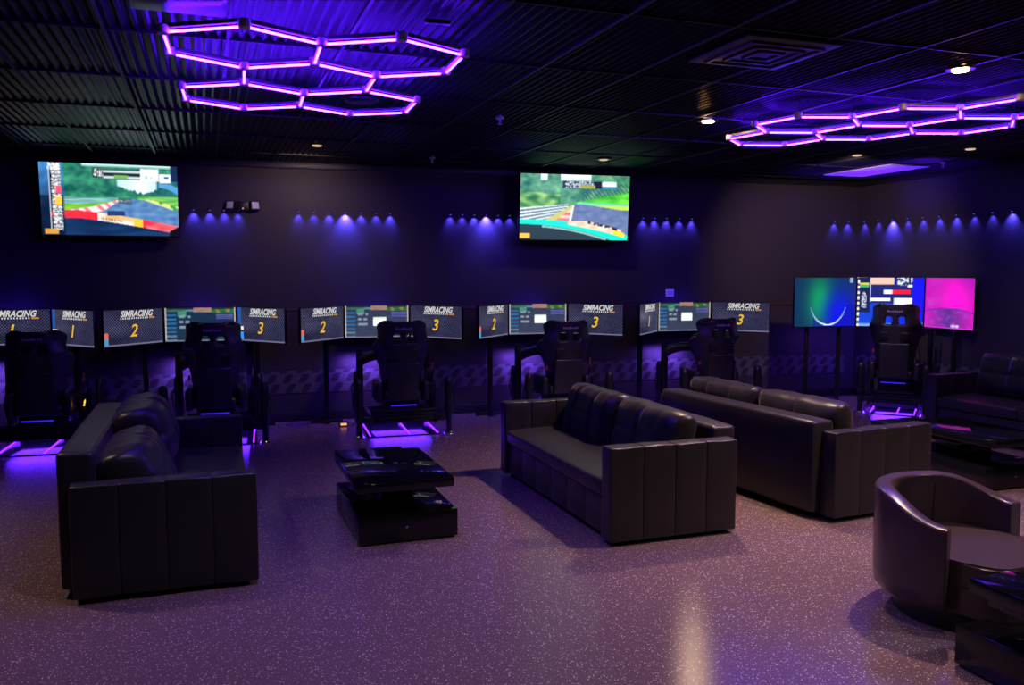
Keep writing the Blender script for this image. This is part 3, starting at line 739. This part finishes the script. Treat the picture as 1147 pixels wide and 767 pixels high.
def rig(loc, rz, label, zt=1.147, hw=0.45, length=0.80, glow=1.0, amber=False, left_mast=True, tall=False):
    r = empty('racing_simulator', loc, rz, label, 'racing simulator', 'racing simulator rigs with bucket seats')
    zb = 0.335 if not tall else 0.40
    bucket_back(r, zb, zt, 7)
    b = MB(); b.box(-0.2, 0.2, 0.08, 0.52, zb+0.0, zb+0.11, 0.04, 3)
    for s in (-1, 1): b.box(s*0.2, s*0.27, 0.08, 0.50, zb-0.01, zb+0.2, 0.03, 3)
    b.build('seat_base', SEATLEA, r)
    # chassis
    b = MB()
    for s in (-1, 1): b.box(s*(hw-0.13)-0.02, s*(hw-0.13)+0.02, 0.0, length, 0.13, 0.21, 0.004)
    for y in (0.04, 0.35, length-0.06): b.box(-hw+0.03, hw-0.03, y, y+0.04, 0.15, 0.20, 0.004)
    b.box(-0.17, 0.17, 0.12, 0.46, 0.19, zb+0.02, 0.006)
    b.build('chassis', STEEL, r)
    b = MB()
    for k in range(4): b.box(-hw+0.12, hw-0.12, 0.0, 0.035, 0.135+k*0.036, 0.163+k*0.036, 0.006)
    b.box(-hw+0.12, hw-0.12, 0.02, 0.04, 0.13, 0.28)
    b.build('louvre_panel', STEEL, r)
    for sx in (-1, 1):
        for y in (0.0, length-0.05):
            x = sx*(hw if y == 0 else hw-0.06)
            b = MB(); b.cyl((x, y, 0.03), (x, y, 0.24), 0.032); b.cyl((x, y, 0.24), (x, y, 0.30), 0.046); b.cyl((x, y, 0.30), (x, y, 0.42), 0.038)
            b.cyl((x, y, 0.42), (x, y, 0.46), 0.048); b.cyl((x, y, 0.46), (x, y, 0.54), 0.042); b.lathe([(0.042, 0.54), (0.038, 0.57), (0.02, 0.59)], (x, y, 0), 14)
            b.tube([(x+sx*0.046, y, 0.28), (x+sx*0.062, y, 0.36), (x+sx*0.05, y, 0.45)], 0.008, 6)
            b.box(min(x, sx*(hw-0.14)), max(x, sx*(hw-0.14)), y-0.012, y+0.035, 0.145, 0.205, 0.003)
            o = b.build('actuator', SATIN, r)
            b = MB(); b.lathe([(0.052, 0.0), (0.055, 0.012), (0.04, 0.03), (0.022, 0.038)], (x, y, 0), 20); b.build('actuator_foot', CHROME, o)
    # floor plate with light strips
    b = MB(); b.box(-hw+0.09, hw-0.09, 0.0, length-0.02, 0.0, 0.012, 0.003); b.build('floor_plate', LACQ, r)
    for x in (-hw+0.11, 0.05, hw-0.11):
        b = MB(); b.box(x-0.007, x+0.007, 0.01, length-0.05, 0.013, 0.021, 0.002); b.build('light_strip', LEDV, r)
    b = MB(); b.box(-0.13, 0.13, 0.03, 0.045, zb-0.035, zb-0.025); b.build('seat_glow_reflection', BLUE_GLOW, r)  # glowing strip stands in for underglow reflected below the seat
    if glow:
        light('underglow', 'AREA', (0, length*0.42, 0.125), 14*glow, (0.10, 0.015, 1.0), r, shape='RECTANGLE', size=hw*1.3, size_y=length*0.7)
    # wheel mast, arm and wheel
    if left_mast:
        b = MB(); b.box(-0.405, -0.335, length-0.16, length-0.09, 0.2, 0.80, 0.02, 3); b.cyl((-0.37, length-0.125, 0.80), (-0.37, length-0.125, 0.83), 0.034); b.build('wheel_mast', STEEL, r)
        b = MB(); b.tube([(-0.37, length-0.125, 0.69), (-0.30, length-0.16, 0.735), (-0.2, length-0.22, 0.77), (-0.08, length-0.27, 0.77), (0, length-0.29, 0.76)], 0.055, 10); b.build('wheel_arm', STEEL, r)
    else:
        b = MB(); b.box(-0.05, 0.05, length-0.18, length-0.1, 0.2, 0.74, 0.01); b.build('wheel_mast', STEEL, r)
        b = MB(); b.box(-0.06, 0.06, length-0.30, length-0.1, 0.70, 0.80, 0.01); b.build('wheel_arm', STEEL, r)
    T = Matrix.Translation((0, length-0.34, 0.78)) @ Matrix.Rotation(radians(70), 4, 'X')
    b = MB(); b.torus((0, 0, 0), 0.145, 0.015, T)
    for v in b.bm.verts: pass
    b.cyl(T @ Vector((-0.14, 0, 0)), T @ Vector((0.14, 0, 0)), 0.012); b.cyl(T @ Vector((0, 0, 0)), T @ Vector((0, -0.14, 0)), 0.012); b.cyl(T @ Vector((0, 0, 0.01)), T @ Vector((0, 0, -0.10)), 0.035)
    b.build('steering_wheel', PLASTIC, r)
    b = MB()
    for x in (-0.1, 0.02, 0.12): b.box(x-0.03, x+0.03, length-0.14, length-0.12, 0.2, 0.32, 0.004, M=Matrix.Identity(4))
    b.build('pedals', CHROME, r)
    # gear lever on the right
    b = MB(); b.box(hw-0.16, hw-0.08, 0.26, 0.36, 0.2, 0.50, 0.01); b.cyl((hw-0.12, 0.31, 0.50), (hw-0.11, 0.30, 0.62), 0.009); 
    b.tube([(hw-0.10, 0.36, 0.48), (hw-0.085, 0.37, 0.62), (hw-0.10, 0.36, 0.76), (hw-0.14, 0.34, 0.83)], 0.006, 6)
    lever = b.build('gear_lever', STEEL, r)
    b = MB(); b.cyl((hw-0.112, 0.302, 0.60), (hw-0.105, 0.296, 0.70), 0.006, 0.007); b.build('lever_grip', ORANGE, lever)
    if amber:
        b = MB(); b.torus((0.40, 0.20, 0.43), 0.035, 0.013, Matrix.Rotation(radians(90), 4, 'X')); b.cyl((0.40, 0.22, 0.43), (0.34, 0.26, 0.40), 0.008); b.build('amber_ring', AMBER, r)
    return r
RL = ['black racing rig with bucket seat at the left edge, beside an amber glowing ring',
      'black racing rig with bucket seat behind the left sofa, in front of a yellow 3',
      'black racing rig with bucket seat on a violet lit plate beyond the left coffee table',
      'black racing rig with bucket seat rising behind the middle sofa',
      'black racing rig with bucket seat rising behind the sofa that shows its back panel']
for i, u in enumerate((-2.02, -0.51, 1.28, 3.03, 4.82)):
    p = W(u, 8.38)
    rig(p, YW, RL[i], zt=(1.115, 1.175, 1.155, 1.13, 1.125)[i], amber=(i == 0), glow=1.0)
# corner rig and its three larger screens
rig((4.35, 9.64, 0), radians(-28), 'black racing rig with bucket seat in the corner before the blue and magenta screens', zt=1.275, hw=0.34, length=0.55, glow=0.9, left_mast=False, tall=True)
def corner_screens():
    r = empty('triple_monitor_stand', (4.5, 10.2, 0), radians(-10), 'large triple screen stand in the far corner, green blue left and magenta right', 'monitor stand')
    inv = r.matrix_basis.inverted() if False else (Matrix.Translation((4.5, 10.2, 0)) @ Matrix.Rotation(radians(-10), 4, 'Z')).inverted()
    P = [(3.34, 10.08), (4.145, 10.24), (4.90, 10.10), (5.13, 9.42)]
    zc = 1.275; h = 0.60
    for (p, q), fn in zip(zip(P, P[1:]), (blob_screen, desk_screen, pink_screen)):
        p = Vector((*p, 0)); q = Vector((*q, 0)); d = q-p; w = d.length
        M = inv @ Matrix.Translation(((p+q)/2).to_tuple()[:2]+(zc,)) @ Matrix.Rotation(math.atan2(d.y, d.x), 4, 'Z')
        monitor(r, w-0.006, h, M, fn, None, 64, 48, title=False)
    for (x, y, zt) in ((3.55, 10.22, 1.2), (3.98, 10.33, 1.2), (4.955, 10.03, 1.2), (5.045, 9.66, 0.972)):
        b = MB(); q = inv @ Vector((x, y, 0)); b.box(q.x-0.022, q.x+0.022, q.y-0.022, q.y+0.022, 0.02, zt, 0.004); b.build('post', STEEL, r)
        b = MB(); b.box(q.x-0.03, q.x+0.03, q.y-0.03, q.y+0.03, 0, 0.02, 0.004); b.build('foot', STEEL, r)
    b = MB(); b.tube([inv @ Vector((*p, 1.22)) for p in ((3.5, 10.2), (4.14, 10.33), (4.92, 10.15), (5.09, 9.6))], 0.02, 8); b.build('crossbar', STEEL, r)
    b = MB(); q = inv @ Vector((4.905, 9.84, 0)); b.cyl((q.x, q.y, 0), (q.x, q.y, 0.97), 0.012); b.build('stay_rod', CHROME, r)
    q = inv @ Vector((4.4, 10.55, 0.8)); q2 = inv @ Vector((4.4, 11.0, 0.45))
    light('bias_lamp', 'AREA', q, 4.0, (0.16, 0.05, 1.0), r, shape='RECTANGLE', size=0.8, size_y=0.05, aim=q2)
    q = inv @ Vector((4.3, 10.5, 1.3)); q2 = inv @ Vector((4.2, 9.95, ZC))
    light('bias_lamp_up', 'SPOT', q, 420.0, (0.10, 0.012, 1.0), r, spot_size=radians(75), spot_blend=0.7, shadow_soft_size=0.05, aim=q2)
    return r
corner_screens()

# ---------------------------------------------------------------- ceiling hexagon lights
def hex_light(name, verts, edges, z, label):
    c = Vector((sum(v[0] for v in verts)/len(verts), sum(v[1] for v in verts)/len(verts), z))
    r = empty('hexagon_ceiling_light', c, 0, label, 'ceiling light')
    V = [Vector((v[0], v[1], z))-c for v in verts]
    for i, j in edges:
        d = (V[j]-V[i]).normalized(); p = V[i]+d*0.03; q = V[j]-d*0.03
        b = MB(); M = Matrix.Translation((p+q)/2) @ Matrix.Rotation(math.atan2(d.y, d.x), 4, 'Z'); L = (q-p).length
        b.box(-L/2, L/2, -0.008, 0.008, 0.016, 0.036, 0.003, M=M); h = b.build('light_bar', ALU, r)
        b = MB(); b.cyl(p, q, 0.0055, n=10); b.build('tube', TUBE, h)
    for k, v in enumerate(V):
        b = MB(); b.lathe([(0.020, -0.009), (0.026, -0.004), (0.026, 0.028), (0.018, 0.034)], v, 12); o = b.build('joint', WHITEP, r)
        if k % 3 == 0:
            b = MB(); b.cyl(v+Vector((0, 0, 0.03)), v+Vector((0, 0, ZC-z+0.005)), 0.0025, n=6); b.build('hanging_wire', STEEL, o)
    return r
def lattice(centers, o, s, th, flat):
    vs = []; es = set()
    def vid(p):
        for k, q in enumerate(vs):
            if abs(q[0]-p[0]) < 0.05 and abs(q[1]-p[1]) < 0.05: return k
        vs.append(p); return len(vs)-1
    for (cx, cy) in centers:
        ids = []
        for k in range(6):
            t = radians(60*k + (0 if flat else 30))
            x = cx+cos(t); y = cy+sin(t)
            ids.append(vid((o[0]+s*(x*cos(th)-y*sin(th)), o[1]+s*(x*sin(th)+y*cos(th)))))
        for k in range(6): es.add(tuple(sorted((ids[k], ids[(k+1) % 6]))))
    return vs, sorted(es)
w3 = sqrt(3)
vs, es = lattice([(0, 0), (w3, 0), (w3/2, 1.5), (0, 3), (w3, 3)], (-1.25, 4.07), 0.388, radians(17.5), False)
hex_light('left', vs, es, 2.68, 'violet honeycomb ceiling light of five hexagons above the left sofa')
vs, es = lattice([(0, 0), (-1.5, w3/2), (-1.5, w3*1.5), (0, w3), (1.5, w3/2), (1.5, -w3/2)], (2.67, 5.86), 0.372, radians(2), True)
hex_light('right', vs, es, 2.68, 'violet honeycomb ceiling light above the right hand seating, cut by the frame')


# ---------------------------------------------------------------- downlights
def downlight(x, y, on, label, energy, col=(1.0, 0.66, 0.52), size=118, aim=None):
    r = empty('downlight', (x, y, ZC), 0, label, 'ceiling light', 'round recessed downlights')
    b = MB(); b.lathe([(0.075, -0.007), (0.078, -0.004), (0.078, 0.006), (0.05, 0.008), (0.05, -0.005)], n=28); b.build('trim_ring', PLASTIC, r)
    b = MB(); b.lathe([(0.046, -0.004), (0.042, -0.014), (0.018, -0.018)], n=24); b.build('lamp', LAMP_ON if on == 2 else LAMP_DIM, r)
    if energy: light('downlight_lamp', 'SPOT', (0, 0, -0.045), energy, col, r, spot_size=radians(size), spot_blend=0.8, shadow_soft_size=0.05, aim=aim)
    return r
downlight(1.507, 6.657, 2, 'bright warm downlight left of the right honeycomb light', 265, (1.0, 0.69, 0.47))
downlight(2.565, 4.975, 2, 'bright warm downlight nearest the camera, above the right honeycomb light', 265, (1.0, 0.69, 0.47))
downlight(-1.787, 7.913, False, 'dim downlight below the left honeycomb light', 40, size=110, aim=(-0.35, 0.80, -0.75))
downlight(0.946, 8.912, False, 'dim downlight just above the central television', 16, size=120, aim=(-0.1, 0.5, -0.9))
downlight(3.428, 8.574, False, 'dim downlight under the middle of the right honeycomb light', 115, size=90, aim=(0.22, 0.80, -0.45))
downlight(4.322, 8.141, False, 'dim downlight at the right, over the sofa cut by the frame', 40)
# unseen downlights added out of view for fill light on floor and seats
for k, (x, y, e, c) in enumerate(((-0.5, 3.25, 82, (1.0, 0.74, 0.66)), (1.5, 3.0, 40, (1.0, 0.78, 0.72)), (-3.4, 4.4, 100, (1.0, 0.70, 0.52)), (4.2, 2.9, 260, (0.92, 0.9, 1.0)), (0.6, 0.0, 20, (0.9, 0.85, 1.0)))):
    downlight(x, y, True, ('unseen fill downlight over the near room, left of the camera', 'unseen fill downlight over the near room, right of the camera', 'unseen downlight over the left end of the room beside the left sofa', 'unseen downlight over the near right corner before the tub chair', 'unseen fill downlight straight above the camera')[k], e, c, 100 if k == 2 else 118)

# ---------------------------------------------------------------- blue wall spotlights
def wall_spot(p, n, e, label, group):
    r = empty('wall_spotlight', p, math.atan2(n.y, n.x), label, 'wall light', group)
    b = MB(); b.cyl((0.018, 0, 0.014), (0.018, 0, 0.04), 0.010, n=12); b.box(0.0, 0.018, -0.006, 0.006, 0.018, 0.034, 0.002); b.build('housing', PLASTIC, r)
    b = MB(); b.cyl((0.018, 0, 0.010), (0.018, 0, 0.015), 0.008, n=12); b.build('lens', BLUELENS, r)
    light('spot', 'SPOT', (0.042, 0, 0.01), e*1.7, (0.085, 0.06, 1.0), r, spot_size=radians(95 if e > SPE*2 else 80), spot_blend=1.0, shadow_soft_size=0.008, aim=(0.0, 0, -0.12))
SPE = 7.0
ORD = ['first', 'second', 'third', 'fourth', 'fifth', 'sixth', 'seventh', 'eighth', 'ninth', 'tenth', 'eleventh', 'twelfth', 'thirteenth']
rows = [('row of blue wall spotlights under the emergency light', 'four blue wall spotlights under the emergency light', [(-0.735, 1.2), (-0.575, 1.2), (-0.43, 0.9), (-0.29, 1.3)]),
        ('row of seven blue wall spotlights above the third rig', 'seven blue wall spotlights between emergency light and wall seam', [(0.327, .8), (0.49, 0.7), (0.655, 1.3), (0.83, 8.0), (1.0, 1.2), (1.165, 0.8), (1.32, 1.3)]),
        ('row of six blue wall spotlights left of the central television', 'six blue wall spotlights left of the central television', [(2.0, 0.9), (2.14, 0.8), (2.28, 1.5), (2.42, 8.0), (2.56, 1.3), (2.70, 0.8)]),
        ('row of five blue wall spotlights right of the central television', 'five blue wall spotlights right of the central television', [(4.38, 1.0), (4.53, 1.3), (4.69, 1.0), (4.86, 0.9), (5.03, 1.1)])]
for grp, txt, items in rows:
    for k, (u, e) in enumerate(items):
        wall_spot(W(u, VWALL, 2.27), -NW, e*SPE, '%s from left of the %s' % (ORD[k], txt), grp)
cnt = 13
es_ = [.9, 1.0, .9, .6, 7.0, .7, .9, 1.1, 1.4, .7, .7, 2.2, .9]
for k in range(cnt):
    if k < 2: p = W(7.08+0.21*k, VWALL, 2.27); n = -NW
    else: p = CORNER + DR*(0.12+0.232*(k-2)); p = Vector((p.x, p.y, 2.27)); n = NR
    wall_spot(p, n, es_[k]*SPE, '%s from left of the thirteen blue wall spotlights in the right corner' % ORD[k], 'row of blue wall spotlights in the right corner')

# ---------------------------------------------------------------- small fittings
def fittings():
    r = empty('emergency_light', W(-0.24, VWALL, 2.33), YW, 'black twin head emergency light on the back wall right of the left television', 'emergency light')
    b = MB(); b.box(-0.06, 0.06, -0.06, 0, -0.05, 0.05, 0.008); b.build('body', PLASTIC, r)
    for s in (-1, 1):
        M = Matrix.Translation((s*0.115, -0.06, 0.0)) @ Matrix.Rotation(radians(s*28), 4, 'Z') @ Matrix.Rotation(radians(-12), 4, 'X')
        b = MB(); b.box(-0.05, 0.05, -0.03, 0.04, -0.05, 0.05, 0.01, M=M); h = b.build('lamp_head', PLASTIC, r)
        b = MB(); b.box(-0.038, 0.038, -0.034, -0.029, -0.036, 0.036, 0.002, M=M); b.build('lens', mat('lamp_lens', (0.75, 0.78, 0.9, 1), 0.3), h)
    b = MB(); b.cyl((0.0, -0.061, -0.025), (0, -0.066, -0.025), 0.006); b.build('indicator', AMBER, r)
    r = empty('wall_switch', W(4.75, VWALL, 1.377), YW, 'small white wall switch plate above the rightmost rig on the back wall', 'switch')
    b = MB(); b.box(-0.055, 0.055, -0.012, 0, -0.045, 0.045, 0.004); b.build('plate', mat('switch_white', (0.75, 0.75, 0.78, 1), 0.4), r)
    b = MB(); b.box(-0.035, 0.0, -0.018, -0.012, -0.025, 0.025, 0.003); b.box(0.008, 0.04, -0.018, -0.012, -0.025, 0.025, 0.003); b.build('rocker', WHITEP, r)
    r = empty('ceiling_vent', (1.32, 4.58, ZC), YA, 'square dark ceiling vent between the two honeycomb lights', 'vent')
    b = MB(); b.box(-0.28, 0.28, -0.28, 0.28, -0.018, -0.006, 0.003); b.build('plate', mat('vent_grey', (0.05, 0.05, 0.055, 1), 0.5), r)
    b = MB()
    for k in range(3):
        s = 0.22-k*0.07
        for (x0, x1, y0, y1) in ((-s, s, s-0.02, s), (-s, s, -s, -s+0.02), (-s, -s+0.02, -s, s), (s-0.02, s, -s, s)): b.box(x0, x1, y0, y1, -0.032, -0.018, 0.002)
    b.build('louvre_ring', mat('vent_grey', (0.05, 0.05, 0.055, 1), 0.5), r)
    r = empty('ceiling_speaker', (-1.012, 5.838, ZC), 0, 'round dark ceiling speaker inside the left honeycomb light', 'speaker')
    b = MB(); b.lathe([(0.11, -0.018), (0.115, -0.010), (0.115, 0.0)], n=32); b.build('rim', PLASTIC, r)
    b = MB(); b.lathe([(0.095, -0.019), (0.09, -0.023), (0.03, -0.026)], n=32); b.build('grille', STEEL, r)
    r = empty('ceiling_plate', (-1.38, 3.62, ZC), YA, 'flat black ceiling plate at the top edge above the left honeycomb light', 'panel')
    b = MB(); b.box(-0.19, 0.19, -0.14, 0.14, -0.05, -0.002, 0.004); b.build('cover', PLASTIC, r)
    b = MB(); b.box(-0.17, 0.17, -0.12, 0.12, -0.056, -0.05, 0.002); b.build('lip', STEEL, r)
    r = empty('ceiling_bracket', (-0.343, 4.02, ZC), YA, 'slim ceiling bar plate right of the left honeycomb light', 'bracket')
    b = MB(); b.box(-0.06, 0.06, -0.012, 0.012, -0.02, 0.0, 0.003); b.build('bar', PLASTIC, r)
    for (x, y, l) in ((-0.091, 6.542, 'small ceiling sprinkler between the left honeycomb light and central television'), (-0.819, 8.842, 'small ceiling sprinkler near the back wall, left of the central television'), (4.6, 9.2, 'small ceiling sprinkler near the right wall')):
        r = empty('ceiling_sprinkler', (x, y, ZC), 0, l, 'sprinkler', 'ceiling sprinklers')
        b = MB(); b.lathe([(0.03, -0.008), (0.032, -0.002), (0.032, 0.024)], n=18); b.build('collar', WHITEP, r)
        b = MB(); b.cyl((0, 0, -0.008), (0, 0, -0.045), 0.007, n=10); b.cyl((0, 0, -0.045), (0, 0, -0.049), 0.018, n=14); b.build('nozzle', WHITEP, r)
    r = empty('power_box', W(0.735, 9.10), YW, 'small amber lit power box on the floor left of the violet lit rig', 'power box')
    b = MB(); b.box(-0.045, 0.045, -0.03, 0.03, 0, 0.05, 0.006); b.build('body', PLASTIC, r)
    b = MB(); b.box(-0.032, 0.032, -0.034, -0.03, 0.014, 0.038, 0.001); b.build('indicator', emis('power_amber', (1.0, 0.35, 0.12, 1), 1.4), r)
fittings()

# ---------------------------------------------------------------- camera, world, view
cam = bpy.data.cameras.new('camera'); co = bpy.data.objects.new('camera', cam); COL.objects.link(co)
cam.sensor_fit = 'HORIZONTAL'; cam.sensor_width = 36.0; cam.lens = 952.2/1147*36.0; cam.clip_start = 0.05
co.location = (0, 0, CAMH); co.rotation_euler = (radians(90-4.826), 0, 0)
S.camera = co
w = bpy.data.worlds.new('world'); S.world = w; w.use_nodes = True
w.node_tree.nodes['Background'].inputs[0].default_value = (0.02, 0.015, 0.03, 1); w.node_tree.nodes['Background'].inputs[1].default_value = 0.1
S.view_settings.view_transform = 'Standard'
S.view_settings.look = 'None'
S.view_settings.gamma = 1.0; S.view_settings.exposure = 0.0; S.view_settings.use_curve_mapping = False
try:
    S.cycles.use_denoising = True; S.cycles.denoiser = 'OPENIMAGEDENOISE'
    S.cycles.sample_clamp_indirect = 6.0; S.cycles.max_bounces = 8
    S.cycles.caustics_reflective = False; S.cycles.caustics_refractive = False
except Exception: pass

# square the whole room up with the world axes (back wall along X)
bpy.context.view_layer.update()
RZ = Matrix.Rotation(-YW, 4, 'Z')
for o in list(S.objects):
    if o.parent is None: o.matrix_world = RZ @ o.matrix_world
bpy.context.view_layer.update()
